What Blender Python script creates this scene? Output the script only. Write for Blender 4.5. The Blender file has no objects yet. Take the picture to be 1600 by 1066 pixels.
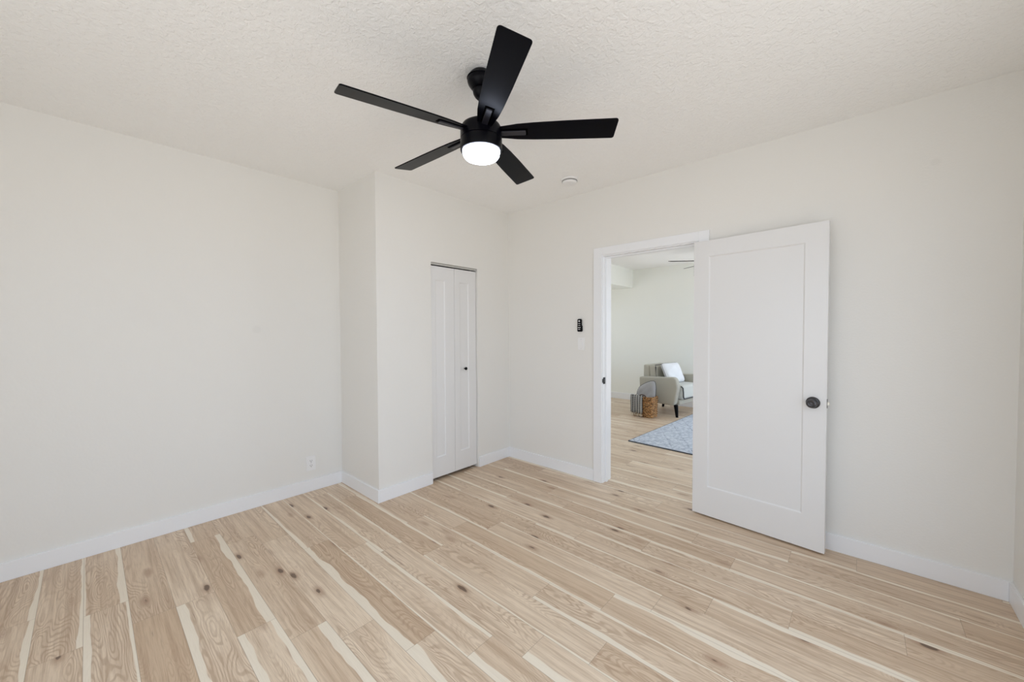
import bpy, bmesh, math, random
from mathutils import Vector, Matrix
random.seed(7)
S = bpy.context.scene
C = S.collection
PI = math.pi

# ------------------------------------------------------------------ camera
F_PX, YAW, PITCH, ROLL, CH = 599.86, 0.7351, -0.0247, -0.0043, 1.385
fw = Vector((-math.sin(YAW)*math.cos(PITCH), math.cos(YAW)*math.cos(PITCH), math.sin(PITCH)))
rt = Vector((math.cos(YAW), math.sin(YAW), 0)); up = rt.cross(fw)
r2 = rt*math.cos(ROLL) + up*math.sin(ROLL); u2 = -rt*math.sin(ROLL) + up*math.cos(ROLL)
cam = bpy.data.cameras.new('camera'); co = bpy.data.objects.new('camera', cam); C.objects.link(co)
M = Matrix((r2, u2, -fw)).transposed().to_4x4(); M.translation = (0, 0, CH)
co.matrix_world = M
cam.sensor_width = 36; cam.lens = F_PX*36/1600; cam.clip_start = 0.02
S.camera = co

# ------------------------------------------------------------------ world, daylight, exposure
S.view_settings.view_transform = 'Standard'; S.view_settings.look = 'None'
S.view_settings.gamma = 1; S.view_settings.use_curve_mapping = False
S.view_settings.exposure = -1.42
S.cycles.max_bounces = 16; S.cycles.diffuse_bounces = 12; S.cycles.glossy_bounces = 6
S.cycles.caustics_reflective = False; S.cycles.caustics_refractive = False
S.cycles.sample_clamp_indirect = 8
W = bpy.data.worlds.new('world'); S.world = W; W.use_nodes = True
bg = W.node_tree.nodes['Background']
# overcast sky above, lower half kept bright to lift the ceilings
_nt = W.node_tree; _tc = _nt.nodes.new('ShaderNodeTexCoord'); _sp = _nt.nodes.new('ShaderNodeSeparateXYZ'); _rp = _nt.nodes.new('ShaderNodeValToRGB')
_mr = _nt.nodes.new('ShaderNodeMapRange'); _mr.inputs[1].default_value = -.25; _mr.inputs[2].default_value = .25
_nt.links.new(_tc.outputs['Generated'], _sp.inputs[0]); _nt.links.new(_sp.outputs[2], _mr.inputs[0]); _nt.links.new(_mr.outputs[0], _rp.inputs[0])
_rp.color_ramp.elements[0].position = .42; _rp.color_ramp.elements[0].color = (.95, .95, .95, 1)
_rp.color_ramp.elements[1].position = .56; _rp.color_ramp.elements[1].color = (.82, .95, 1.12, 1)
_nt.links.new(_rp.outputs[0], bg.inputs[0]); bg.inputs[1].default_value = 6.0
LED = 46.0

def portal(loc, rot, sx, sy):           # sampling guide in a window opening, gives off nothing itself
    l = bpy.data.lights.new('window_portal', 'AREA'); l.shape = 'RECTANGLE'; l.size = sx; l.size_y = sy
    l.cycles.is_portal = True
    o = bpy.data.objects.new('window_portal', l); C.objects.link(o); o.location = loc; o.rotation_euler = rot

# ------------------------------------------------------------------ the room's measures
XL, YS, XC, YD, H, XR = -3.536, 1.5595, -2.872, 3.1225, 2.666, 0.5964
YB = -1.15                       # rear wall, behind the camera
Y2A, YF, HL, XLR, XLL = 3.27, 7.309, 2.600, 0.6, -4.5   # living room
OX0, OX1, OZ = -1.714, -0.915, 2.055   # door opening
CY0, CY1, CZ = 2.090, 2.657, 2.018     # closet opening
BH, BT = 0.104, 0.014

# windows, all outside the photo's frame, sized to light the rooms: (axis, ...)
WIN_B = (-2.0, 0.45, 0.35, 2.35)       # rear wall x0 x1 z0 z1
WIN_R = (-0.9, 2.2, 0.30, 2.30)        # right wall y0 y1 z0 z1
WIN_K = (4.3, 6.6, 0.75, 2.15)         # living room, -x wall
WIN_F = (-1.85, 0.45, 0.08, 2.3)         # living room, far wall, added unseen to brighten that room
WIN_L = (4.4, 7.1, 0.08, 2.35)         # living room, +x wall

portal(((WIN_B[0]+WIN_B[1])/2, YB-.07, (WIN_B[2]+WIN_B[3])/2), (PI/2, 0, 0), WIN_B[1]-WIN_B[0], WIN_B[3]-WIN_B[2])
portal((XR+.07, (WIN_R[0]+WIN_R[1])/2, (WIN_R[2]+WIN_R[3])/2), (PI/2, 0, PI/2), WIN_R[1]-WIN_R[0], WIN_R[3]-WIN_R[2])
portal((XLR+.07, (WIN_L[0]+WIN_L[1])/2, (WIN_L[2]+WIN_L[3])/2), (PI/2, 0, PI/2), WIN_L[1]-WIN_L[0], WIN_L[3]-WIN_L[2])

portal(((WIN_F[0]+WIN_F[1])/2, YF+.07, (WIN_F[2]+WIN_F[3])/2), (-PI/2, 0, 0), WIN_F[1]-WIN_F[0], WIN_F[3]-WIN_F[2])
portal((XLL-.07, (WIN_K[0]+WIN_K[1])/2, (WIN_K[2]+WIN_K[3])/2), (PI/2, 0, -PI/2), WIN_K[1]-WIN_K[0], WIN_K[3]-WIN_K[2])

# ------------------------------------------------------------------ helpers
def bx(bm, x0, x1, y0, y1, z0, z1):
    v = [bm.verts.new(p) for p in ((x0,y0,z0),(x1,y0,z0),(x1,y1,z0),(x0,y1,z0),(x0,y0,z1),(x1,y0,z1),(x1,y1,z1),(x0,y1,z1))]
    for f in ((0,3,2,1),(4,5,6,7),(0,1,5,4),(1,2,6,5),(2,3,7,6),(3,0,4,7)):
        bm.faces.new([v[i] for i in f])
    return v

def lathe(bm, prof, n=48, M=None, cap=True):
    rings = []
    for r, z in prof:
        ring = []
        for i in range(n):
            a = 2*PI*i/n
            p = Vector((r*math.cos(a), r*math.sin(a), z))
            ring.append(bm.verts.new(M @ p if M else p))
        rings.append(ring)
    for a, b in zip(rings, rings[1:]):
        for i in range(n):
            bm.faces.new((a[i], a[(i+1) % n], b[(i+1) % n], b[i]))
    if cap:
        bm.faces.new(list(reversed(rings[0]))); bm.faces.new(rings[-1])

def tube(bm, pts, r, n=8, closed=False):
    rings = []; m = len(pts)
    for k, p in enumerate(pts):
        p = Vector(p)
        a = Vector(pts[(k-1) % m]) if (closed or k > 0) else p
        b = Vector(pts[(k+1) % m]) if (closed or k < m-1) else p
        d = (b-a).normalized()
        s = d.cross(Vector((0, 0, 1)))
        if s.length < .05: s = d.cross(Vector((0, 1, 0)))
        s.normalize(); t = d.cross(s)
        rr = r[k] if isinstance(r, (list, tuple)) else r
        rings.append([bm.verts.new(p + s*rr*math.cos(2*PI*i/n) + t*rr*math.sin(2*PI*i/n)) for i in range(n)])
    for k in range(m if closed else m-1):
        a, b = rings[k], rings[(k+1) % m]
        for i in range(n): bm.faces.new((a[i], a[(i+1) % n], b[(i+1) % n], b[i]))
    if not closed:
        bm.faces.new(rings[0]); bm.faces.new(list(reversed(rings[-1])))

def prism(bm, pts, axis, a, b):
    """closed outline in a plane, extruded along axis from a to b"""
    def P(u, v, w): return {'x': (w, u, v), 'y': (u, w, v), 'z': (u, v, w)}[axis]
    A = [bm.verts.new(P(u, v, a)) for u, v in pts]; B = [bm.verts.new(P(u, v, b)) for u, v in pts]
    bm.faces.new(A); bm.faces.new(list(reversed(B)))
    n = len(pts)
    for i in range(n): bm.faces.new((A[i], B[i], B[(i+1) % n], A[(i+1) % n]))

def rounded(pts, radii, seg=6):
    """outline with rounded corners"""
    out = []; n = len(pts)
    for i in range(n):
        p = Vector(pts[i]); a = Vector(pts[i-1]); b = Vector(pts[(i+1) % n]); r = radii[i] if isinstance(radii, (list, tuple)) else radii
        if r <= 0: out.append(tuple(p)); continue
        u = (a-p).normalized(); v = (b-p).normalized()
        ang = u.angle(v); d = min(r/math.tan(ang/2), (a-p).length*.49, (b-p).length*.49); r = d*math.tan(ang/2)
        c = p + (u+v).normalized()*(r/math.sin(ang/2))
        s = p+u*d-c; e = p+v*d-c
        a0 = math.atan2(s.y, s.x); a1 = math.atan2(e.y, e.x)
        da = (a1-a0+PI) % (2*PI) - PI
        for k in range(seg+1):
            t = a0+da*k/seg; out.append((c.x+r*math.cos(t), c.y+r*math.sin(t)))
    return out

def obj(name, bm, mat, parent=None, smooth=False, bevel=0, seg=2, sub=0):
    bmesh.ops.recalc_face_normals(bm, faces=bm.faces)
    me = bpy.data.meshes.new(name); bm.to_mesh(me); bm.free()
    me.materials.append(mat)
    o = bpy.data.objects.new(name, me); C.objects.link(o)
    if parent: o.parent = parent
    if bevel:
        m = o.modifiers.new('bevel', 'BEVEL'); m.width = bevel; m.segments = seg; m.limit_method = 'ANGLE'; m.angle_limit = .6
    if sub:
        m = o.modifiers.new('sub', 'SUBSURF'); m.levels = sub; m.render_levels = sub
    if smooth or bevel or sub:
        me.polygons.foreach_set('use_smooth', [True]*len(me.polygons))
        if not sub: me.set_sharp_from_angle(angle=math.radians(38))
    return o

def tag(o, label=None, cat=None, group=None, kind=None):
    if label: o['label'] = label
    if cat: o['category'] = cat
    if group: o['group'] = group
    if kind: o['kind'] = kind
    return o

def thing(name, label, cat, loc=(0,0,0), rz=0, group=None):
    o = bpy.data.objects.new(name, None); C.objects.link(o); o.location = loc; o.rotation_euler = (0,0,rz)
    o.empty_display_size = .1
    return tag(o, label, cat, group)

def struct(name, bm, mat, label, cat, **k):
    return tag(obj(name, bm, mat, **k), label, cat, kind='structure')

# ------------------------------------------------------------------ materials
class NT:
    def __init__(s, name):
        s.m = bpy.data.materials.new(name); s.m.use_nodes = True; s.t = s.m.node_tree
        s.b = s.t.nodes['Principled BSDF']
    def n(s, typ, **k):
        nd = s.t.nodes.new(typ)
        for a, v in k.items(): setattr(nd, a, v)
        return nd
    def l(s, a, b): s.t.links.new(a, b)
    def val(s, sock, v):
        if hasattr(v, 'is_output') or isinstance(v, bpy.types.NodeSocket): s.l(v, sock)
        else: sock.default_value = v
    def math(s, op, a, b=0.0, c=None, clamp=False):
        nd = s.n('ShaderNodeMath', operation=op, use_clamp=clamp)
        s.val(nd.inputs[0], a); s.val(nd.inputs[1], b)
        if c is not None: s.val(nd.inputs[2], c)
        return nd.outputs[0]
    def mix(s, f, a, b, typ='MIX'):
        nd = s.n('ShaderNodeMix', data_type='RGBA', blend_type=typ)
        s.val(nd.inputs[0], f); s.val(nd.inputs[6], a); s.val(nd.inputs[7], b)
        return nd.outputs[2]
    def vec(s, x, y, z):
        nd = s.n('ShaderNodeCombineXYZ'); s.val(nd.inputs[0], x); s.val(nd.inputs[1], y); s.val(nd.inputs[2], z); return nd.outputs[0]
    def noise(s, v, scale=1.0, detail=2.0, rough=.5, dist=0.0):
        nd = s.n('ShaderNodeTexNoise'); s.l(v, nd.inputs['Vector'])
        nd.inputs['Scale'].default_value = scale; nd.inputs['Detail'].default_value = detail
        nd.inputs['Roughness'].default_value = rough; nd.inputs['Distortion'].default_value = dist
        return nd.outputs[0]
    def smooth(s, v, a, b, t0=0.0, t1=1.0):
        nd = s.n('ShaderNodeMapRange', interpolation_type='SMOOTHSTEP'); s.val(nd.inputs[0], v)
        s.val(nd.inputs[1], a); s.val(nd.inputs[2], b); nd.inputs[3].default_value = t0; nd.inputs[4].default_value = t1
        return nd.outputs[0]
    def bump(s, h, dist, strength=1.0):
        nd = s.n('ShaderNodeBump'); s.l(h, nd.inputs['Height']); nd.inputs['Distance'].default_value = dist
        nd.inputs['Strength'].default_value = strength; s.l(nd.outputs[0], s.b.inputs['Normal'])
    def obj(s): return s.n('ShaderNodeTexCoord').outputs['Object']

def plain(name, col, rough=.5, metal=0, spec=.5, nscale=0, nd=0.0, var=0.0, vscale=8):
    t = NT(name); t.b.inputs['Roughness'].default_value = rough; t.b.inputs['Metallic'].default_value = metal
    t.b.inputs['Specular IOR Level'].default_value = spec
    c = (*col, 1)
    if var:
        n = t.noise(t.obj(), vscale, 3)
        t.l(t.mix(n, tuple(x*(1-var) for x in col)+(1,), tuple(min(1, x*(1+var)) for x in col)+(1,)), t.b.inputs['Base Color'])
    else: t.b.inputs['Base Color'].default_value = c
    if nscale: t.bump(t.noise(t.obj(), nscale, 3), nd)
    return t.m

def wall_mat(name, col, blotches=()):
    t = NT(name); P = t.obj()
    base = t.mix(t.noise(P, 1.3, 2), tuple(x*.985 for x in col)+(1,), tuple(min(1, x*1.01) for x in col)+(1,))
    for (x, y, z, r) in blotches:            # small filled and sanded repair spots in the paint
        d = t.n('ShaderNodeVectorMath', operation='DISTANCE'); t.l(P, d.inputs[0]); d.inputs[1].default_value = (x, y, z)
        base = t.mix(t.smooth(d.outputs['Value'], r*1.3, r*.6, 0, .5), base, tuple(c*.93 for c in col)+(1,))
    t.l(base, t.b.inputs['Base Color']); t.b.inputs['Roughness'].default_value = .55; t.b.inputs['Specular IOR Level'].default_value = .3
    h = t.math('ADD', t.noise(P, 90, 3), t.math('MULTIPLY', t.noise(P, 14, 2), .8))
    t.bump(h, .0008)
    return t.m

WALLC = (.80, .792, .765)
M_WALL = wall_mat('wall_paint', WALLC, [(-3.536, .90, 1.41, .03), (.298, 3.1225, 2.30, .02)])
M_LIVWALL = wall_mat('living_wall_paint', (.865, .88, .84))
M_TRIM = plain('trim_paint', (.85, .865, .89), .35, nscale=25, nd=.0003)
M_DOOR = plain('door_paint', (.775, .775, .775), .32, nscale=30, nd=.0003)
M_BLACK = plain('black_metal', (.0012, .0012, .0028), .32, .0, .12)
M_BLADE = plain('black_blade', (.0008, .0008, .0025), .28, 0, .08)
M_RECESS = plain('black_recess', (.001, .001, .001), .9, 0, .02)
M_SATIN = plain('satin_black', (.012, .012, .018), .4, .0, .5)
M_BRONZE = plain('dark_bronze', (.07, .068, .072), .3, .7)
M_CHROME = plain('brushed_steel', (.6, .58, .52), .3, 1)
M_PLASTIC = plain('white_plastic', (.84, .84, .84), .35)
M_SLOT = plain('dark_slot', (.03, .03, .03), .6)
M_GAP = plain('shadow_gap', (.22, .22, .22), .6)
M_MARK = plain('grey_marks', (.55, .55, .56), .5)

def ceiling_mat():
    t = NT('ceiling_texture'); P = t.obj()
    t.b.inputs['Base Color'].default_value = (.92, .922, .915, 1); t.b.inputs['Roughness'].default_value = .8
    t.b.inputs['Specular IOR Level'].default_value = .2
    a = t.noise(P, 85, 3, .6); b = t.smooth(t.noise(P, 38, 2, .5, .6), .45, .6)
    t.bump(t.math('ADD', a, t.math('MULTIPLY', b, .45)), .0034, .8)
    return t.m
M_CEIL = ceiling_mat()

def floor_mat():
    t = NT('hickory_planks')
    uv = t.n('ShaderNodeUVMap', uv_map='UVMap').outputs[0]
    sx = t.n('ShaderNodeSeparateXYZ'); t.l(uv, sx.inputs[0]); u, v = sx.outputs[0], sx.outputs[1]   # metres along, 0..1 across
    at = t.n('ShaderNodeAttribute', attribute_name='plank'); sc = t.n('ShaderNodeSeparateColor'); t.l(at.outputs['Color'], sc.inputs[0])
    tone, slo, shi = sc.outputs; seed = at.outputs['Alpha']
    sd = t.math('MULTIPLY', seed, 57.0)
    W_ = .1565
    vm = t.math('MULTIPLY', v, W_)
    # knots: sparse spots, long along the board
    vo = t.n('ShaderNodeTexVoronoi', feature='F1', distance='EUCLIDEAN'); vo.inputs['Scale'].default_value = 1
    t.l(t.vec(t.math('MULTIPLY', t.math('ADD', u, t.math('MULTIPLY', t.noise(t.vec(t.math('MULTIPLY', u, 22), t.math('MULTIPLY', vm, 60), sd), 1, 2), .035)), 3.4), t.math('MULTIPLY', vm, 9.5), sd), vo.inputs['Vector']); vo.voronoi_dimensions = '3D'
    vo.inputs['Randomness'].default_value = 1
    kd = vo.outputs['Distance']
    vc = t.n('ShaderNodeSeparateColor'); t.l(vo.outputs['Color'], vc.inputs[0])
    kon = t.math('GREATER_THAN', vc.outputs[0], .50)
    kbul = t.math('MULTIPLY', t.smooth(kd, .42, 0.0), kon)
    # annual rings: contour lines of a stretched field, swirling round the knots
    f = t.noise(t.vec(t.math('MULTIPLY', u, 1.5), t.math('MULTIPLY', vm, 9.5), sd), 1, 1.5, .45, .25)
    f = t.math('ADD', f, t.math('MULTIPLY', kbul, .22))
    wob = t.noise(t.vec(t.math('MULTIPLY', u, 14), t.math('MULTIPLY', vm, 45), sd), 1, 2)
    f = t.math('ADD', f, t.math('MULTIPLY', wob, .022))
    ring = t.math('SINE', t.math('MULTIPLY', f, 190.0))
    ring = t.smooth(ring, -.3, 1.0)
    ringamp = t.smooth(t.noise(t.vec(t.math('MULTIPLY', u, 1.1), t.math('MULTIPLY', vm, 5), t.math('ADD', sd, 9.0)), 1, 1), .35, .65)
    fib = t.noise(t.vec(t.math('MULTIPLY', u, 9), t.math('MULTIPLY', vm, 330), sd), 1, 3, .6)
    str_ = t.noise(t.vec(t.math('MULTIPLY', u, 1.6), t.math('MULTIPLY', vm, 55), sd), 1, 2.5, .55)
    blot = t.noise(t.vec(t.math('MULTIPLY', u, 2.0), t.math('MULTIPLY', vm, 9), t.math('ADD', sd, 4.0)), 1, 2)
    cA, cB = (.82, .685, .53, 1), (.60, .445, .305, 1)
    col = t.mix(tone, cA, cB)
    col = t.mix(t.smooth(blot, .35, .7, 0, .45), col, (.58, .43, .30, 1))
    col = t.mix(t.math('MULTIPLY', t.math('MULTIPLY', ring, ringamp), .46), col, (.36, .225, .135, 1))
    col = t.mix(t.smooth(str_, .40, .72, 0, .48), col, (.38, .245, .15, 1))
    col = t.mix(t.smooth(fib, .45, .70, 0, .36), col, (.33, .215, .14, 1))
    # sapwood edges with a wandering border
    wv = t.noise(t.vec(t.math('MULTIPLY', u, 2.6), sd, 3.3), 1, 2, .5)
    wv = t.math('MULTIPLY', t.math('SUBTRACT', wv, .5), 3.0)
    def side(w, dist):
        on = t.math('GREATER_THAN', w, .02)
        lim = t.math('MULTIPLY', t.math('MULTIPLY', w, .1), t.math('ADD', 1.0, wv))
        d = t.math('SUBTRACT', lim, dist)
        return t.math('MULTIPLY', t.smooth(d, -.0012, .0018), on)
    m1 = side(slo, vm); m2 = side(shi, t.math('SUBTRACT', W_, vm))
    sap = t.math('MAXIMUM', m1, m2)
    scol = t.mix(t.smooth(fib, .4, .75, 0, .35), (.84, .76, .63, 1), (.76, .66, .52, 1))
    col = t.mix(t.math('MULTIPLY', sap, .86), col, scol)
    # knot hearts and dark checks
    kh = t.math('MULTIPLY', t.smooth(t.math('ADD', kd, t.math('ADD', t.math('MULTIPLY', wob, .16), t.math('MULTIPLY', vc.outputs[1], .10))), .235, .185), kon)
    kr = t.math('MULTIPLY', t.smooth(kd, .30, .08, 0, .6), kon)
    nosap = t.math('SUBTRACT', 1.0, sap)
    col = t.mix(t.math('MULTIPLY', kr, nosap), col, (.33, .19, .115, 1))
    col = t.mix(t.math('MULTIPLY', t.math('MULTIPLY', kh, .85), nosap), col, (.11, .065, .04, 1))
    chk = t.noise(t.vec(t.math('MULTIPLY', u, 2.2), t.math('MULTIPLY', vm, 70), t.math('ADD', sd, 20.0)), 1, 3, .6)
    col = t.mix(t.math('MULTIPLY', t.smooth(chk, .70, .77, 0, .6), nosap), col, (.16, .095, .06, 1))
    # fine joint lines between boards
    e = t.math('MINIMUM', vm, t.math('SUBTRACT', W_, vm))
    at2 = t.n('ShaderNodeUVMap', uv_map='ends').outputs[0]; s2 = t.n('ShaderNodeSeparateXYZ'); t.l(at2, s2.inputs[0])
    e = t.math('MINIMUM', e, t.math('MINIMUM', s2.outputs[0], s2.outputs[1]))
    col = t.mix(t.smooth(e, .0016, .0004, 0, .55), col, (.27, .19, .13, 1))
    t.l(col, t.b.inputs['Base Color'])
    t.l(t.math('ADD', .33, t.math('MULTIPLY', fib, .12)), t.b.inputs['Roughness'])
    t.b.inputs['Specular IOR Level'].default_value = .45
    hgt = t.math('SUBTRACT', t.math('MULTIPLY', fib, .12), t.smooth(e, .0018, .0004))
    t.bump(hgt, .0006, .6)
    return t.m
M_FLOOR = floor_mat()

# ------------------------------------------------------------------ floor
def build_floor():
    bm = bmesh.new()
    uvl = bm.loops.layers.uv.new('UVMap'); uve = bm.loops.layers.uv.new('ends'); cl = bm.loops.layers.float_color.new('plank')
    Wd, L = .1565, 1.17
    joints = {-8: -2.79, -7: -2.545, -6: -2.54, -5: -3.25, -4: -3.05, -3: -2.887, -2: -2.61, -1: -1.22, 0: -2.216, 1: -1.985,
              2: -1.244, 3: -2.105, 4: -1.916, 5: -.542, 6: -.225, 7: -1.0, 8: -.54, 9: -.794}
    # (row, board index from the joint) : (tone, sap near side, sap far side) in tenths of a metre
    ov = {(-8,0):(.15,.20,.10),(-8,-1):(.45,.06,.22),(-9,0):(.35,0,.0),(-9,-1):(.4,0,.16),
          (-7,0):(.95,0,.0),(-7,-1):(.55,0,.0),(-6,0):(.1,.34,0),(-6,-1):(.2,0,0),
          (-5,0):(.75,0,.40),(-5,-1):(.5,.16,0),(-5,1):(.25,.26,.22),(-4,0):(.35,0,0),(-4,1):(.45,0,.42),(-4,-1):(.4,0,0),
          (-3,0):(.15,0,0),(-3,-1):(.35,0,0),(-3,1):(.1,0,0),(-2,0):(.8,.40,0),(-2,1):(.05,.34,0),(-2,-1):(.3,.16,0),
          (-1,-1):(.1,.10,.20),(-1,0):(.4,.42,0),(-1,-2):(.4,.09,0),(0,0):(.25,0,.0),(0,1):(.05,.34,0),(0,-1):(.3,.16,.16),
          (1,0):(.2,.10,0),(1,-1):(.75,0,.17),(1,1):(.65,.10,0),(2,-1):(.35,0,.08),(2,0):(.3,.22,.12),(2,-2):(.5,.08,0),
          (3,0):(.75,.14,0),(3,1):(.5,0,.24),(3,-1):(.4,0,0),(4,0):(.25,.10,.09),(4,1):(.2,.24,0),(5,0):(.4,0,.22),(5,-1):(.5,0,.12),
          (6,-1):(.4,0,.10),(6,0):(.6,.16,0),(7,-1):(.35,.10,.09),(7,0):(.25,0,.10),(8,-1):(.7,.1,.1),(8,0):(.4,.12,.14),(9,-1):(.5,.10,.10),(9,0):(.3,0,.12)}
    r = random.Random(5)
    for k in range(-16, 40):
        y0 = 1.21+k*Wd; y1 = y0+Wd
        j = joints.get(k, -2.9+r.random()*L)
        for n in range(-4, 7):
            x0 = j+n*L; x1 = x0+L
            if x1 < XLL-.1 or x0 > XLR+.1: continue
            a = r.random(); tone = r.random()**1.3*.8; sl = sh = 0
            if a < .45: sl = r.uniform(.08, .24)
            elif a < .8: sh = r.uniform(.08, .24)
            if (k, n) in ov: tone, sl, sh = ov[(k, n)]
            sd = r.random(); uo = r.random()*40
            vs = [bm.verts.new(p) for p in ((x0,y0,0),(x1,y0,0),(x1,y1,0),(x0,y1,0))]
            f = bm.faces.new(vs)
            for lp, (a_, b_, e0, e1) in zip(f.loops, ((x0,0,0,L),(x1,0,L,0),(x1,1,L,0),(x0,1,0,L))):
                lp[uvl].uv = (a_+uo, b_); lp[uve].uv = (e0, e1); lp[cl] = (tone, sl, sh, sd)
    v = bx(bm, XLL-.12, XLR+.12, YB-.14, YF+.12, -.12, -.004)
    me = bpy.data.meshes.new('floor'); bm.to_mesh(me); bm.free(); me.materials.append(M_FLOOR)
    o = bpy.data.objects.new('floor', me); C.objects.link(o)
    tag(o, 'light hickory plank floor with knots and pale sapwood streaks', 'floor', kind='structure')
build_floor()

# ------------------------------------------------------------------ shell of the bedroom
def wallbox(name, boxes, label, mat=M_WALL):
    bm = bmesh.new()
    for b in boxes: bx(bm, *b)
    return struct(name, bm, mat, label, 'wall')
T = .12
wallbox('wall_left', [(XL-T, XL, YB-T, YS, 0, H+.02)], 'long blank off-white wall at the left with an outlet near the floor')
wallbox('wall_closet_side', [(XL-T, XC-.10, YS, YS+.10, 0, H+.02)], 'narrow side of the closet projection, turned to the room')
bm = bmesh.new()
for b in ((XC-.10, XC, YS, CY0, 0, H+.02), (XC-.10, XC, CY0, CY1, CZ, H+.02), (XC-.10, XC, CY1, YD, 0, H+.02), (XC-.7, XC-.66, YS+.1, YD, 0, H+.02)): bx(bm, *b)
struct('wall_closet_front', bm, M_WALL, 'front of the closet projection with a narrow folding door', 'wall')
wallbox('wall_back', [(XL-T, OX0-.02, YD, Y2A, 0, H+.02), (OX0-.02, OX1+.02, YD, Y2A, OZ+.02, H+.02), (OX1+.02, XLR+T, YD, Y2A, 0, H+.02),
                      (XLL-T, XL-T, YD, Y2A, 0, H+.02)],
        'off-white wall holding the doorway and the open white door')
wallbox('wall_right', [(XR, XR+T, YB-T, WIN_R[0], 0, H+.02), (XR, XR+T, WIN_R[1], YD, 0, H+.02),
                       (XR, XR+T, WIN_R[0], WIN_R[1], 0, WIN_R[2]), (XR, XR+T, WIN_R[0], WIN_R[1], WIN_R[3], H+.02)],
        'off-white wall glimpsed at the right edge')
wallbox('wall_front', [(XL, WIN_B[0], YB-T, YB, 0, H+.02), (WIN_B[1], XR, YB-T, YB, 0, H+.02),
                       (WIN_B[0], WIN_B[1], YB-T, YB, 0, WIN_B[2]), (WIN_B[0], WIN_B[1], YB-T, YB, WIN_B[3], H+.02)],
        'off-white wall with a window behind the camera')
bm = bmesh.new(); bx(bm, XL-T, XR+T, YB-T, Y2A-.01, H, H+.12)
struct('ceiling', bm, M_CEIL, 'textured off-white bedroom ceiling', 'ceiling')

# windows behind the camera: frame, rail, sill
def window(name, kind, a0, a1, z0, z1, w, label):
    bm = bmesh.new(); t = .05
    def B(p0, p1, q0, q1, d0=-.05, d1=-.01):
        if kind == 'y': bx(bm, p0, p1, w+d0, w+d1, q0, q1)
        else: bx(bm, w-d1, w-d0, p0, p1, q0, q1)
    B(a0, a0+t, z0, z1); B(a1-t, a1, z0, z1); B(a0+t, a1-t, z0, z0+t); B(a0+t, a1-t, z1-t, z1)
    B((a0+a1)/2-.02, (a0+a1)/2+.02, z0+t, z1-t); B(a0+t, (a0+a1)/2-.02, (z0+z1)/2-.02, (z0+z1)/2+.02); B((a0+a1)/2+.02, a1-t, (z0+z1)/2-.02, (z0+z1)/2+.02)
    struct(name, bm, M_TRIM, label, 'window')
window('window_1', 'y', WIN_B[0], WIN_B[1], WIN_B[2], WIN_B[3], YB-.02, 'white window frame in the wall behind the camera')
window('window_2', 'x', WIN_R[0], WIN_R[1], WIN_R[2], WIN_R[3], XR+.02, 'white window frame in the right wall beside the camera')
window('window_3', 'x', WIN_L[0], WIN_L[1], WIN_L[2], WIN_L[3], XLR+.02, 'white window frame in the living room beyond the doorway')

window('added_window', 'y', WIN_F[0], WIN_F[1], WIN_F[2], WIN_F[3], YF+.08, 'white window frame in the far wall of the living room, added unseen to brighten that room')

window('window_5', 'x', WIN_K[0], WIN_K[1], WIN_K[2], WIN_K[3], XLL-.08, 'white window frame in the left wall of the living room')

# baseboards
def bb(name, pts, label):
    """pts: boxes in plan"""
    bm = bmesh.new()
    for (x0, x1, y0, y1) in pts: bx(bm, x0, x1, y0, y1, 0, BH)
    struct(name, bm, M_TRIM, label, 'baseboard', bevel=.002)
bb('baseboard_left', [(XL, XL+BT, YB, YS)], 'white baseboard along the long left wall')
bb('baseboard_closet_side', [(XL+BT, XC+BT, YS-BT, YS)], 'white baseboard around the closet side')
bb('baseboard_closet_front', [(XC, XC+BT, YS, CY0-.006)], 'white baseboard left of the folding closet door')
bb('baseboard_closet_corner', [(XC, XC+BT, CY1+.010, YD)], 'short white baseboard right of the folding closet door')
bb('baseboard_back', [(XC+BT, OX0-.092, YD-BT, YD)], 'white baseboard between closet corner and door frame')
bb('baseboard_door_side', [(OX1+.083, XR-BT, YD-BT, YD)], 'white baseboard running behind the open door to the right corner')
bb('baseboard_right', [(XR-BT, XR, YB, YD)], 'white baseboard of the right wall, seen at the right edge')
bb('baseboard_front', [(XL+BT, XR-BT, YB, YB+BT)], 'white baseboard behind the camera')

# ------------------------------------------------------------------ door frame with casing, jambs, stops
XC0, XC1, ZC = OX0-.088, -.8344, 2.134
tr = tag(bpy.data.objects.new('trim_1', None), 'white flat casing and jamb framing the doorway to the living room', 'door frame', kind='structure')
C.objects.link(tr)
bm = bmesh.new(); bx(bm, XC0, OX0-.008, YD-.018, YD, 0, ZC); obj('side_casing', bm, M_TRIM, tr, bevel=.0015)
bm = bmesh.new(); bx(bm, OX1+.008, XC1, YD-.018, YD, 0, ZC); obj('side_casing', bm, M_TRIM, tr, bevel=.0015)
bm = bmesh.new(); bx(bm, OX0-.008, OX1+.008, YD-.018, YD, OZ+.008, ZC); obj('head_casing', bm, M_TRIM, tr, bevel=.0015)
bm = bmesh.new(); bx(bm, OX0-.02, OX0, YD-.004, Y2A, 0, OZ+.02); obj('jamb', bm, M_TRIM, tr, bevel=.001)
bm = bmesh.new(); bx(bm, OX1, OX1+.02, YD-.004, Y2A, 0, OZ+.02); obj('jamb', bm, M_TRIM, tr, bevel=.001)
bm = bmesh.new(); bx(bm, OX0, OX1, YD-.004, Y2A, OZ, OZ+.02); obj('head_jamb', bm, M_TRIM, tr, bevel=.001)
bm = bmesh.new()
bx(bm, OX0, OX0+.011, YD+.042, YD+.08, 0, OZ); bx(bm, OX1-.011, OX1, YD+.042, YD+.08, 0, OZ); bx(bm, OX0+.011, OX1-.011, YD+.042, YD+.08, OZ-.011, OZ)
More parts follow.
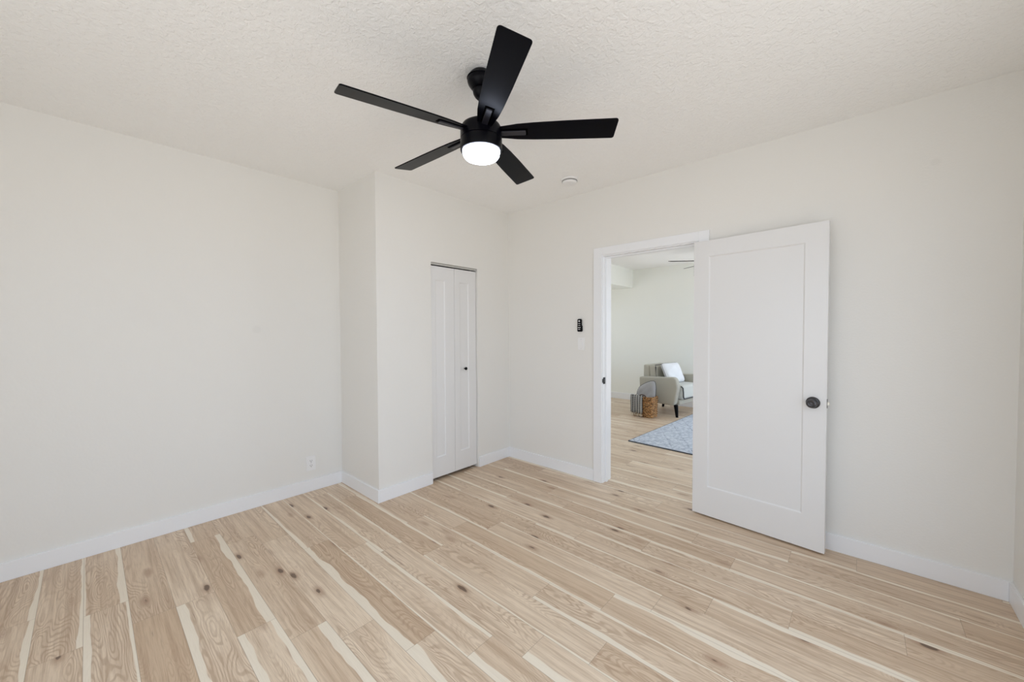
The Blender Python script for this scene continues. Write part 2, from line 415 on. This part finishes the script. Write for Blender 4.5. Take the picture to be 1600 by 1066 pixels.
obj('door_stop', bm, M_TRIM, tr, bevel=.001)
for s in (0, 1):
    bm = bmesh.new(); x = XC0 if s == 0 else OX1+.008
    bx(bm, x, x+.08, Y2A, Y2A+.018, 0, ZC); obj('side_casing', bm, M_TRIM, tr, bevel=.0015)
bm = bmesh.new(); bx(bm, OX0-.008, OX1+.008, Y2A, Y2A+.018, OZ+.008, ZC); obj('head_casing', bm, M_TRIM, tr, bevel=.0015)
# black strike plate wrapping the jamb edge
bm = bmesh.new(); bx(bm, OX0-.0005, OX0+.0016, YD+.000, YD+.038, .905, .965); bx(bm, OX0-.004, OX0+.0016, YD-.0075, YD+.002, .918, .952)
sp = obj('strike_plate', bm, M_BLACK, tr, bevel=.001); sp['label'] = 'black strike plate on the left jamb'
bm = bmesh.new(); bx(bm, OX0+.0012, OX0+.0022, YD+.012, YD+.028, .920, .950); obj('latch_hole', bm, M_SLOT, sp)

# ------------------------------------------------------------------ open door leaf
def shaker(bm, x0, x1, y0, y1, z0, z1, panel, depth):
    """slab in x,z with a sunk panel on both faces; chamfered edge round the panel"""
    px0, px1, pz0, pz1 = panel; c = depth*1.1
    def face(y, d):
        O = [(x0,z0),(x1,z0),(x1,z1),(x0,z1)]; I = [(px0,pz0),(px1,pz0),(px1,pz1),(px0,pz1)]
        J = [(px0+c,pz0+c),(px1-c,pz0+c),(px1-c,pz1-c),(px0+c,pz1-c)]
        vo = [bm.verts.new((a,y,b)) for a,b in O]; vi = [bm.verts.new((a,y,b)) for a,b in I]; vj = [bm.verts.new((a,y+d,b)) for a,b in J]
        for k in range(4):
            n = (k+1) % 4
            bm.faces.new((vo[k],vo[n],vi[n],vi[k])); bm.faces.new((vi[k],vi[n],vj[n],vj[k]))
        bm.faces.new(vj); return vo
    A = face(y0, depth); B = face(y1, -depth)
    for k in range(4):
        n = (k+1) % 4; bm.faces.new((A[k],A[n],B[n],B[k]))
A0 = Vector((-.9262, 3.0645)); A1 = Vector((-.1403, 2.998))
LL = (A1-A0).length; ang = math.atan2((A1-A0).y, (A1-A0).x)
door = thing('door_1', 'tall white single-panel door swung open against the wall', 'door', (A0.x, A0.y, .012), ang)
door['kind'] = 'structure'
DZ = 2.033
bm = bmesh.new(); shaker(bm, 0, LL, 0, .035, 0, DZ, (.105, LL-.115, .215, DZ-.115), .007); obj('door_leaf', bm, M_DOOR, door, bevel=.0012)
def knob(parent, x, z, yface, sgn, R_=.036, k=.028, mat=M_BRONZE, proj=.058, names=('rosette', 'door_knob')):
    MM = Matrix.Translation((x, yface, z)) @ Matrix.Rotation(PI/2 if sgn < 0 else -PI/2, 4, 'X')
    bm = bmesh.new(); lathe(bm, [(R_, 0), (R_, .003), (R_*.93, .007), (R_*.72, .010), (R_*.70, .012)], 40, MM)
    ro = obj(names[0], bm, mat, parent, smooth=True)
    bm = bmesh.new(); lathe(bm, [(k*.42, .010), (k*.40, proj*.45), (k*.8, proj*.55), (k, proj*.68), (k*1.0, proj*.82), (k*.86, proj*.95), (k*.62, proj), (k*.55, proj*.975), (k*.3, proj*.97), (k*.26, proj*1.0), (k*.05, proj*1.01)], 40, MM)
    kn = obj(names[1], bm, mat, parent, smooth=True); return kn
kn = knob(door, LL-.066, .925, 0, -1); kn['label'] = 'dark bronze door knob'
kn = knob(door, LL-.066, .925, .035, 1); kn['label'] = 'dark bronze door knob'
bm = bmesh.new(); bx(bm, LL-.001, LL+.0012, .006, .029, .897, .953); lp = obj('latch_plate', bm, M_BRONZE, door, bevel=.0006)
bm = bmesh.new(); prism(bm, [(LL, .010), (LL+.012, .010), (LL+.012, .015), (LL, .024)], 'z', .915, .935); lb = obj('latch_bolt', bm, M_CHROME, door, bevel=.0006); lb['label'] = 'small metal latch bolt'
for z in (.2, 1.0, 1.83):
    bm = bmesh.new(); lathe(bm, [(.006, z-.045), (.006, z+.045)], 16, Matrix.Translation((-.006, .030, 0))); obj('hinge', bm, M_BRONZE, door, smooth=True)

# ------------------------------------------------------------------ folding closet door
cd = thing('door_2', 'narrow white folding closet door with two long panels and black knob', 'door', (0, 0, 0)); cd['kind'] = 'structure'
XD = XC-.020; ym = (CY0+CY1)/2+.0; g = .004
def closet_panel(y0, y1, py0, py1):
    bm = bmesh.new(); shaker(bm, y0, y1, 0, .03, .030, CZ-.028, (py0, py1, .215, 1.865), .008)
    # slab was laid out along x; turn it into the wall's plane, front at XD
    for v in bm.verts: v.co = Vector((XD - v.co.y, v.co.x, v.co.z))
    return obj('door_leaf', bm, M_DOOR, cd, bevel=.0012)
closet_panel(CY0+.006, 2.372, 2.150, 2.262)
closet_panel(2.375, CY1-.006, 2.440, 2.556)
MM = Matrix.Translation((XD, 2.497, 1.022)) @ Matrix.Rotation(PI/2, 4, 'Y')
bm = bmesh.new(); lathe(bm, [(.007, 0), (.006, .010), (.012, .016), (.0155, .021), (.015, .026), (.008, .029)], 32, MM)
k = obj('knob', bm, M_BLACK, cd, smooth=True); k['label'] = 'small round black knob'
bm = bmesh.new(); bx(bm, XC-.075, XC-.012, CY0+.002, CY1-.002, CZ-.016, CZ-.001); bx(bm, XC-.015, XC-.010, CY0+.002, CY1-.002, CZ-.020, CZ-.001)
k = obj('track', bm, plain('track_metal', (.55, .55, .53), .35, .6), cd, bevel=.001); k['label'] = 'metal head track'
bm = bmesh.new(); lathe(bm, [(.004, CZ-.030), (.004, CZ-.014)], 12, Matrix.Translation((XD-.015, CY1-.06, 0))); obj('pivot_pin', bm, M_CHROME, cd)

# ------------------------------------------------------------------ wall fittings
def rplate(bm, y0, y1, z0, z1, x0, x1, r=.006):
    prism(bm, rounded([(y0,z0),(y1,z0),(y1,z1),(y0,z1)], r, 4), 'x', x0, x1)
# outlet on the left wall
oy, oz = 1.285, .243
ot = thing('power_outlet', 'white duplex power outlet low on the left wall above the baseboard', 'outlet', (XL, oy, oz))
bm = bmesh.new(); rplate(bm, -.040, .040, -.062, .062, .0002, .006); obj('cover_plate', bm, M_PLASTIC, ot, bevel=.0015)
for s in (-1, 1):
    z = s*.0205
    bm = bmesh.new(); rplate(bm, -.017, .017, z-.0145, z+.0145, .004, .0078, .008); rc = obj('receptacle', bm, M_PLASTIC, ot, bevel=.0006)
    bm = bmesh.new(); bx(bm, .0072, .0082, -.0085, -.0060, z-.001, z+.009); bx(bm, .0072, .0082, .0060, .0085, z-.001, z+.008)
    lathe(bm, [(.0032, .0072), (.0032, .0082)], 12, Matrix.Translation((0, 0, z-.0075)) @ Matrix.Rotation(PI/2, 4, 'Y')); obj('socket_slot', bm, M_SLOT, rc)
bm = bmesh.new(); lathe(bm, [(.0028, .005), (.0028, .0072), (.001, .0076)], 12, Matrix.Rotation(PI/2, 4, 'Y')); obj('screw', bm, M_MARK, ot)

# switch on the door wall (faces -y)
def yplate(bm, x0, x1, z0, z1, y0, y1, r=.006):
    prism(bm, rounded([(x0,z0),(x1,z0),(x1,z1),(x0,z1)], r, 4), 'y', y0, y1)
sw = thing('light_switch', 'white wall switch plate under the black remote beside the doorway', 'switch', (-1.941, YD, 1.266))
bm = bmesh.new(); yplate(bm, -.037, .037, -.058, .058, -.006, -.0002); obj('cover_plate', bm, M_PLASTIC, sw, bevel=.0015)
bm = bmesh.new(); yplate(bm, -.0165, .0165, -.033, .033, -.009, -.005, .002); obj('rocker', bm, M_PLASTIC, sw, bevel=.001)
for s in (-1, 1):
    bm = bmesh.new(); lathe(bm, [(.003, 0), (.003, .0015)], 12, Matrix.Translation((0, -.0055, s*.043)) @ Matrix.Rotation(PI/2, 4, 'X')); obj('screw', bm, M_MARK, sw)

# fan remote in its holder
rm = thing('fan_remote', 'black handheld fan remote mounted on the wall above the light switch', 'remote', (-1.951, YD, 1.443))
bm = bmesh.new(); yplate(bm, -.025, .025, -.062, -.002, -.019, -.0002, .010); obj('holder', bm, M_BLACK, rm, bevel=.003)
bm = bmesh.new(); yplate(bm, -.021, .021, -.055, .058, -.023, -.004, .012); obj('remote_body', bm, M_BLACK, rm, bevel=.003)
MB_ = plain('button_print', (.62, .62, .64), .5)
def btn(pts_fn):
    bm = bmesh.new(); pts_fn(bm); obj('button', bm, MB_, rm)
btn(lambda b: lathe(b, [(.0085, 0), (.0085, .0015)], 20, Matrix.Translation((0, -.0228, .037)) @ Matrix.Rotation(PI/2, 4, 'X')))
for zz in (.014, -.003): btn(lambda b: bx(b, -.011, .011, -.0243, -.0228, zz-.0022, zz+.0022))
for xx in (-.008, .008): btn(lambda b: lathe(b, [(.0052, 0), (.0052, .0015)], 16, Matrix.Translation((xx, -.0228, -.023)) @ Matrix.Rotation(PI/2, 4, 'X')))
for xx in (-.006, .006): btn(lambda b: bx(b, xx-.004, xx+.004, -.0243, -.0228, -.044, -.036))

# smoke detector
sm = thing('smoke_detector', 'round white smoke detector on the ceiling right of the fan', 'smoke detector', (-1.826, 2.752, H))
bm = bmesh.new(); lathe(bm, [(.072, -.001), (.072, -.012), (.068, -.016), (.060, -.017)], 48); obj('base', bm, M_PLASTIC, sm, smooth=True)
bm = bmesh.new(); lathe(bm, [(.0635, -.016), (.0635, -.0235)], 48); obj('vent_gap', bm, M_GAP, sm, smooth=True)
bm = bmesh.new(); lathe(bm, [(.061, -.0225), (.061, -.031), (.055, -.040), (.040, -.044), (.018, -.045)], 48); cv = obj('cover', bm, M_PLASTIC, sm, smooth=True)
bm = bmesh.new(); lathe(bm, [(.010, -.0445), (.010, -.047), (.007, -.048)], 24, Matrix.Translation((.018, .0, 0))); obj('test_button', bm, M_PLASTIC, cv, smooth=True)

# ------------------------------------------------------------------ ceiling fans
def led_mat(strength):
    t = NT('frosted_lit_diffuser'); t.b.inputs['Base Color'].default_value = (.9, .9, .9, 1)
    t.b.inputs['Emission Color'].default_value = (.72, .80, 1.0, 1); t.b.inputs['Emission Strength'].default_value = strength
    t.b.inputs['Roughness'].default_value = .5
    return t.m
def make_fan(label, loc, drop, phase, led, group, metal=M_BLACK, blade=M_BLADE):
    """drop: ceiling to blade plane"""
    fan = thing('ceiling_fan', label, 'ceiling fan', loc, 0, group)
    z0 = -drop
    bm = bmesh.new(); lathe(bm, [(.046, 0), (.056, -.010), (.065, -.026), (.067, -.040), (.064, -.052), (.055, -.066), (.044, -.078), (.038, -.082)], 48); can = obj('canopy', bm, metal, fan, smooth=True)
    bm = bmesh.new(); tube(bm, [(.067*math.cos(a), .067*math.sin(a), -.028) for a in [2*PI*i/40 for i in range(40)]], .0022, 6, True); obj('trim_ring', bm, metal, can, smooth=True)
    bm = bmesh.new(); lathe(bm, [(.036, -.080), (.041, -.086), (.038, -.102), (.030, -.116), (.022, -.124)], 40); obj('coupling_cover', bm, metal, fan, smooth=True)
    bm = bmesh.new(); lathe(bm, [(.0125, -.120), (.0125, z0+.045)], 24); obj('downrod', bm, metal, fan, smooth=True)
    bm = bmesh.new(); lathe(bm, [(.020, z0+.062), (.045, z0+.056), (.075, z0+.044), (.094, z0+.032), (.101, z0+.020), (.103, z0+.004), (.103, z0-.034), (.1, z0-.036)], 64); obj('motor_housing', bm, metal, fan, smooth=True)
    bm = bmesh.new(); lathe(bm, [(.0995, z0-.034), (.1035, z0-.038), (.1035, z0-.088), (.1015, z0-.092), (.094, z0-.092), (.0935, z0-.086)], 64); obj('light_housing', bm, metal, fan, smooth=True)
    bm = bmesh.new(); lathe(bm, [(.0925, z0-.085), (.0925, z0-.098), (.0895, z0-.112), (.081, z0-.123), (.06, z0-.130), (.03, z0-.133), (.002, z0-.134)], 64)
    d = obj('light_diffuser', bm, led, fan, smooth=True)
    for i in range(5):
        a = phase + i*2*PI/5
        prof = [(.088, .036), (.125, .041), (.18, .050), (.26, .0555), (.40, .060), (.66, .0635)]
        pts = [(r, w) for r, w in prof] + [(r+(.004 if r > .6 else 0), -w) for r, w in reversed(prof)]
        rad = [.004, .05, .1, .1, .1, .012, .014, .1, .1, .1, .05, .004]
        bm = bmesh.new(); prism(bm, rounded(pts, rad, 5), 'z', -.003, .003)
        b = obj('blade', bm, blade, fan, bevel=.0014)
        # chord pitched 13 degrees, leading edge down
        b.rotation_mode = 'XYZ'
        b.matrix_local = Matrix.Translation((0, 0, z0)) @ Matrix.Rotation(a, 4, 'Z') @ Matrix.Rotation(-math.radians(13), 4, 'X')
        bm = bmesh.new(); prism(bm, rounded([(.09, -.022), (.232, -.022), (.232, .022), (.09, .022)], .004, 3), 'z', -.0042, -.002)
        fr = obj('bracket', bm, M_RECESS, b, bevel=.0008)
        bm = bmesh.new(); prism(bm, rounded([(.09, -.014), (.222, -.014), (.222, .014), (.09, .014)], .003, 3), 'z', -.0105, -.0030)
        fr2 = obj('bracket_cover', bm, M_SATIN, b, bevel=.002)
    return fan
M_LED = led_mat(LED)
fan = make_fan('black five-blade ceiling fan with lit white round lamp', (-1.4087, 1.336, H), H-2.3736, 4.4437, M_LED, None)
fan2 = make_fan('far ceiling fan in the living room, only dark blade tips showing through the doorway', (-1.49, 5.98, HL), HL-2.374, math.radians(-143), plain('unlit_frosted_glass', (.7, .7, .7), .4), None,
                metal=plain('brown_black_metal', (.03, .027, .022), .45), blade=plain('brown_black_blade', (.03, .027, .022), .5))

# ------------------------------------------------------------------ living room beyond the doorway
wallbox('wall_living_far', [(XLL-T, WIN_F[0], YF, YF+T, 0, HL+.1), (WIN_F[1], XLR+T, YF, YF+T, 0, HL+.1), (WIN_F[0], WIN_F[1], YF, YF+T, 0, WIN_F[2]), (WIN_F[0], WIN_F[1], YF, YF+T, WIN_F[3], HL+.1)], 'plain pale wall behind the armchair in the far room', M_LIVWALL)
wallbox('wall_living_left', [(XLL-T, XLL, Y2A, WIN_K[0], 0, HL+.1), (XLL-T, XLL, WIN_K[1], YF, 0, HL+.1), (XLL-T, XLL, WIN_K[0], WIN_K[1], 0, WIN_K[2]), (XLL-T, XLL, WIN_K[0], WIN_K[1], WIN_K[3], HL+.1)], 'pale wall of the far room, hidden left of the doorway', M_LIVWALL)
wallbox('wall_living_right', [(XLR, XLR+T, Y2A, WIN_L[0], 0, HL+.1), (XLR, XLR+T, WIN_L[1], YF, 0, HL+.1), (XLR, XLR+T, WIN_L[0], WIN_L[1], 0, WIN_L[2]), (XLR, XLR+T, WIN_L[0], WIN_L[1], WIN_L[3], HL+.1)],
        'pale wall of the far room with its window, hidden right of the doorway', M_LIVWALL)
bm = bmesh.new(); bx(bm, XLL-T, XLR+T, Y2A, YF+T, HL, HL+.12); struct('ceiling_living', bm, M_CEIL, 'textured ceiling of the far room seen through the doorway', 'ceiling')
bm = bmesh.new(); bx(bm, XLL, -3.354, 4.2, YF, 2.243, HL); struct('trim_2', bm, M_LIVWALL, 'boxed drop under the far room ceiling at the upper left of the doorway', 'bulkhead')
bm = bmesh.new(); bx(bm, XLL, WIN_F[0], YF-BT, YF, 0, .125); struct('baseboard_living_far', bm, M_TRIM, 'white baseboard of the far room behind the armchair', 'baseboard', bevel=.002)

# rug
def rug_mat():
    t = NT('blue_grey_rug'); P = t.obj(); s = t.n('ShaderNodeSeparateXYZ'); t.l(P, s.inputs[0])
    wob = t.math('MULTIPLY', t.noise(P, 9, 2), .05)
    a = t.math('ADD', t.math('MULTIPLY', s.outputs[0], 1.0), t.math('MULTIPLY', s.outputs[1], .62)); b = t.math('SUBTRACT', t.math('MULTIPLY', s.outputs[0], 1.0), t.math('MULTIPLY', s.outputs[1], .62))
    def ln(q):
        q = t.math('ADD', q, wob); fr = t.math('ABSOLUTE', t.math('SUBTRACT', t.math('FRACT', t.math('MULTIPLY', q, 4.2)), .5))
        return t.smooth(fr, .05, .012)
    m = t.math('MAXIMUM', ln(a), ln(b))
    base = t.mix(t.smooth(t.noise(P, 26, 4, .7), .35, .65), (.42, .47, .55, 1), (.68, .72, .78, 1))
    base = t.mix(t.math('MULTIPLY', m, t.smooth(t.noise(P, 14, 3), .4, .62, .0, .75)), base, (.27, .31, .38, 1))
    t.l(base, t.b.inputs['Base Color']); t.b.inputs['Roughness'].default_value = .95; t.b.inputs['Specular IOR Level'].default_value = .1
    t.bump(t.noise(P, 220, 2), .004); return t.m
rug = thing('area_rug', 'pale blue-grey rug with thin diamond lines on the far room floor', 'rug', (-2.137, 4.525, 0), math.radians(-3.0))
bm = bmesh.new(); prism(bm, rounded([(.012, .012), (2.388, .012), (2.388, 2.12), (.012, 2.12)], .01, 3), 'z', .001, .014); obj('rug_pile', bm, rug_mat(), rug, bevel=.003)
bm = bmesh.new(); tube(bm, [(0.006,.006,.0065), (2.394,.006,.0065), (2.394,2.126,.0065), (.006,2.126,.0065)], .0064, 8, True); e = obj('edge_binding', bm, plain('rug_binding', (.06, .07, .09), .9), rug, smooth=True); e['label'] = 'dark rug binding'

# armchair, front towards +x before turning
def fabric(name, col, bumpd=.0012, sc=260, var=.08):
    t = NT(name); P = t.obj(); n = t.noise(P, sc, 3, .6); n2 = t.noise(P, 5, 2)
    c = t.mix(n, tuple(x*(1-var*2) for x in col)+(1,), tuple(min(1, x*(1+var*2)) for x in col)+(1,))
    t.l(c, t.b.inputs['Base Color']); t.b.inputs['Roughness'].default_value = .9; t.b.inputs['Specular IOR Level'].default_value = .15
    try: t.b.inputs['Sheen Weight'].default_value = .2
    except Exception: pass
    t.bump(n, bumpd); return t.m
M_CHAIR = fabric('beige_grey_upholstery', (.44, .42, .355)); M_PIPE = plain('dark_piping', (.035, .035, .04), .7)
M_SEAT = fabric('pale_grey_upholstery', (.56, .57, .53))
ch = thing('armchair', 'grey-beige upholstered armchair with dark piping and tapered black legs', 'armchair', (-2.385, 6.66, 0), math.radians(-8))
HW = .40
def arm_profile():
    return rounded([(-.33, .205), (.275, .19), (.30, .30), (.332, .48), (.295, .645), (-.345, .605)], [.03, .05, .2, .10, .075, .03], 6)
for s in (-1, 1):
    bm = bmesh.new(); prism(bm, arm_profile(), 'y', min(s*HW, s*(HW-.11)), max(s*HW, s*(HW-.11))); obj('armrest', bm, M_CHAIR, ch, bevel=.022, seg=4)
bm = bmesh.new(); bx(bm, -.30, .315, -HW+.112, HW-.112, .195, .28); obj('seat_frame', bm, M_CHAIR, ch, bevel=.02, seg=3)
bm = bmesh.new(); prism(bm, [(-.34, .205), (-.20, .205), (-.22, .80), (-.335, .81)], 'y', -HW+.112, HW-.112); obj('backrest', bm, M_CHAIR, ch, bevel=.03, seg=4)
def cushion(name, x0, x1, y0, y1, z0, z1, rot=None, org=(0,0,0), mat=M_SEAT, parent=ch, r=.05):
    bm = bmesh.new(); bx(bm, x0, x1, y0, y1, z0, z1)
    o = obj(name, bm, mat, parent, bevel=r, seg=5)
    if rot: o.location = org; o.rotation_euler = (0, rot, 0)
    return o
sc_ = cushion('seat_cushion', -.245, .37, -HW+.115, HW-.115, .282, .512)
yy = HW-.117
bm = bmesh.new(); tube(bm, [(.33, -yy+.005, .497), (.362, -yy+.006, .47), (.369, -yy+.008, .40), (.368, -yy+.012, .33), (.366, -yy+.045, .292), (.366, yy-.045, .292), (.368, yy-.012, .33), (.369, yy-.008, .40), (.362, yy-.006, .47), (.33, yy-.005, .497)], .008, 8); obj('piping', bm, M_PIPE, sc_, smooth=True)
bc_ = cushion('back_cushion', -.055, .065, -HW+.118, HW-.118, -.0, .29, -.08, (-.152, 0, .515), M_CHAIR, r=.03)
bm = bmesh.new(); tube(bm, [(.062, -yy+.008, .02), (.064, -yy+.008, .25), (.045, -yy+.03, .287), (.045, yy-.03, .287), (.064, yy-.008, .25), (.062, yy-.008, .02)], .008, 8, False); obj('piping', bm, M_PIPE, bc_, smooth=True)
for (x, y) in ((.275, -.335), (.275, .335), (-.27, -.335), (-.27, .335)):
    bm = bmesh.new(); dx = .02 if x > 0 else -.04; dy = .0
    prof = [(0, .028), (.2, .014)]
    tube(bm, [(x, y, .20), (x+dx, y+dy, .0015)], [.034, .019], 20); l = obj('leg', bm, M_BLACK, ch, smooth=True)

def pillow_bm(w, h, t, n=26, pinch=.06, seed=1, wr=.006):
    rnd = random.Random(seed); ph = [rnd.uniform(0, 6) for _ in range(6)]
    bm = bmesh.new(); G = {}
    def P(i, j, s):
        u = -1+2*i/n; v = -1+2*j/n
        k = max(0, (1-u**4))*max(0, (1-v**4))
        x = u*w/2*(1-pinch*(1-abs(v)**2)*abs(u)**3); y = v*h/2*(1-pinch*(1-abs(u)**2)*abs(v)**3)
        z = s*t/2*k**.5
        q = 1-.10*(u*v)**4; x *= q; y *= q
        z += s*wr*k*(math.sin(5*u+3*v+ph[0])+math.sin(9*v-4*u+ph[1])*.6)
        return (x, y, z)
    for s in (1, -1):
        for i in range(n+1):
            for j in range(n+1):
                edge = i in (0, n) or j in (0, n)
                if edge and s == -1: G[(i, j, -1)] = G[(i, j, 1)]; continue
                G[(i, j, s)] = bm.verts.new(P(i, j, s))
        for i in range(n):
            for j in range(n):
                q = [G[(i, j, s)], G[(i+1, j, s)], G[(i+1, j+1, s)], G[(i, j+1, s)]]
                bm.faces.new(q if s == 1 else list(reversed(q)))
    rim = [P(i, 0, 1) for i in range(n)]+[P(n, j, 1) for j in range(n)]+[P(n-i, n, 1) for i in range(n)]+[P(0, n-j, 1) for j in range(n)]
    return bm, rim
def pillow(name, label, w, h, t, mat, pipemat, loc, xax, yax, seed, slump=0, pinch=.06):
    """xax, yax: pillow's own axes in the world"""
    e = thing(name, label, 'cushion', loc)
    X = Vector(xax).normalized(); Z = X.cross(Vector(yax)).normalized(); Y = Z.cross(X)
    R_ = Matrix((X, Y, Z)).transposed().to_4x4()
    bm, rim = pillow_bm(w, h, t, seed=seed, pinch=pinch)
    for v in bm.verts: v.co.y += slump*v.co.x
    rim = [(p[0], p[1]+slump*p[0], p[2]) for p in rim]
    bm.transform(R_); obj('pillow_cover', bm, mat, e, smooth=True)
    bm = bmesh.new(); tube(bm, [R_ @ Vector(p) for p in rim], .005, 6, True); obj('piping', bm, pipemat, e, smooth=True)
    return e
c8, s8 = math.cos(math.radians(-8)), math.sin(math.radians(-8))
def cw(x, y, z): return (-2.385+x*c8-y*s8, 6.66+x*s8+y*c8, z)
pw = pillow('throw_pillow', 'white throw pillow with grey edge leaning on the armchair backrest', .50, .37, .12, fabric('white_linen', (.80, .82, .85), .0008, 300, .03), plain('grey_edge', (.25, .25, .27), .8),
            cw(.05, .00, .675), (s8*-1*-1+.35, c8, 0), (-.42, .0, .9), 3)

# basket with blanket and grey pillow
def weave_mat():
    t = NT('woven_seagrass'); P = t.obj()
    n = t.n('ShaderNodeTexVoronoi', feature='DISTANCE_TO_EDGE'); mp = t.n('ShaderNodeMapping'); t.l(P, mp.inputs[0]); mp.inputs['Scale'].default_value = (1, 1, 1.6)
    mp.inputs['Rotation'].default_value = (.4, .5, 0)
    t.l(mp.outputs[0], n.inputs['Vector']); n.inputs['Scale'].default_value = 26
    c = t.mix(t.smooth(n.outputs[0], .02, .17), (.06, .028, .012, 1), (.56, .29, .11, 1))
    c = t.mix(t.smooth(t.noise(P, 40, 2), .45, .7, 0, .6), c, (.70, .46, .22, 1))
    t.l(c, t.b.inputs['Base Color']); t.b.inputs['Roughness'].default_value = .7; t.bump(n.outputs[0], .02); return t.m
M_WEAVE = weave_mat()
BX, BY = -2.565, 6.055
bk = thing('woven_basket', 'brown woven basket on the floor beside the armchair', 'basket', (BX, BY, 0), math.radians(-4))
def rring(hx, hy, r, z): return [(x, y, z) for x, y in rounded([(-hx,-hy),(hx,-hy),(hx,hy),(-hx,hy)], r, 5)]
bm = bmesh.new(); rings = []
for k in range(13):
    f = k/12; w = 1+.0*f; bulge = .004*math.sin(k*PI)
    rings.append([bm.verts.new(p) for p in rring(.160+.012*f, .098+.010*f, .035, .002+.32*f)])
for k in range(12, -1, -1):
    f = k/12; rings.append([bm.verts.new(p) for p in rring(.148+.012*f, .086+.010*f, .03, .014+.31*f)])
for a, b in zip(rings, rings[1:]):
    for i in range(len(a)): bm.faces.new((a[i], a[(i+1) % len(a)], b[(i+1) % len(a)], b[i]))
bm.faces.new(list(reversed(rings[0]))); bm.faces.new(rings[-1])
obj('basket_body', bm, M_WEAVE, bk, smooth=True)
for j in range(10):
    pass
bm = bmesh.new(); tube(bm, [(x, y, z+.004*math.sin(i*1.9)) for i, (x, y, z) in enumerate(rring(.170, .106, .035, .326))], .010, 8, True); obj('rim', bm, M_WEAVE, bk, smooth=True)
for j in range(9):
    z = .02+j*.035; f = z/.33
    bm = bmesh.new(); tube(bm, [(x+(.003*math.cos(i*PI)), y+.003*math.cos(i*PI), z) for i, (x, y, _) in enumerate(rring(.163+.012*f, .101+.010*f, .035, 0))], .0085, 8, True); obj('woven_band', bm, M_WEAVE, bk, smooth=True)
for s in (-1, 1):
    bm = bmesh.new(); tube(bm, [(.06*math.cos(a)+.01, s*.112, .322+.042*math.sin(a)) for a in [PI*i/12 for i in range(13)]], .007, 8); h_ = obj('handle', bm, plain('dark_handle', (.07, .035, .02), .7), bk, smooth=True); h_['label'] = 'dark looped handle'

# grey pillow standing in the basket
pillow('grey_pillow', 'grey pillow with black edge sticking out of the woven basket', .28, .37, .13, fabric('grey_linen', (.36, .355, .355), .0015, 200, .08), M_PIPE,
       (-2.56, 6.082, .34), (.98, .06, 0), (.0, .12, .98), 8, .50, -.10)

# striped blanket over the basket's front left
def blanket_mat():
    t = NT('striped_blanket'); P = t.obj(); s = t.n('ShaderNodeSeparateXYZ'); t.l(P, s.inputs[0])
    fx = t.math('FRACT', t.math('MULTIPLY', s.outputs[0], 24)); col = t.smooth(t.math('ABSOLUTE', t.math('SUBTRACT', fx, .5)), .25, .19)
    fz = t.math('FRACT', t.math('ADD', t.math('MULTIPLY', s.outputs[2], 34), 0)); dash = t.smooth(t.math('ABSOLUTE', t.math('SUBTRACT', fz, .5)), .36, .28)
    m = t.math('MULTIPLY', col, dash)
    c = t.mix(m, (.30, .30, .29, 1), (.035, .04, .045, 1))
    c2 = t.math('MULTIPLY', t.smooth(t.math('ABSOLUTE', t.math('SUBTRACT', fx, .0)), .12, .05), .7)
    c = t.mix(c2, c, (.72, .71, .68, 1))
    t.l(c, t.b.inputs['Base Color']); t.b.inputs['Roughness'].default_value = .95; t.bump(t.noise(P, 250, 2), .002); return t.m
bl = thing('throw_blanket', 'grey blanket with dark dashes and cream fringe hanging over the basket front', 'blanket', (BX, BY, 0), math.radians(-4))
path = [(-.080, .22), (-.086, .30), (-.094, .340), (-.106, .350), (-.122, .340), (-.130, .30), (-.131, .24), (-.129, .18), (-.130, .12), (-.131, .065)]
bm = bmesh.new(); nx = 30; g0 = []
for i in range(nx+1):
    x = -.185 + .205*i/nx; row = []
    for k, (y, z) in enumerate(path):
        yo = .006*math.sin(i*.9)*min(1, k/4) + .004*math.sin(i*.37+k)
        row.append(bm.verts.new((x, y+yo-.002, z+.004*math.sin(i*.5))))
    g0.append(row)
for i in range(nx):
    for k in range(len(path)-1): bm.faces.new((g0[i][k], g0[i+1][k], g0[i+1][k+1], g0[i][k+1]))
o = obj('blanket_cloth', bm, blanket_mat(), bl, smooth=True); m = o.modifiers.new('s', 'SOLIDIFY'); m.thickness = .008; m.offset = 0
bm = bmesh.new(); rr = random.Random(2)
for i in range(26):
    x = -.181 + .197*i/25; d = rr.uniform(-.004, .004); y = -.133+.006*math.sin(i*1.05)
    tube(bm, [(x, y, .068), (x+d*.5, y-.002, .045), (x+d, y-.001, .012+rr.uniform(0, .006))], [.0032, .0030, .0022], 6)
fr = tag(obj('fringe', bm, plain('cream_fringe', (.74, .68, .56), .9), bl, smooth=True), 'cream yarn fringe')
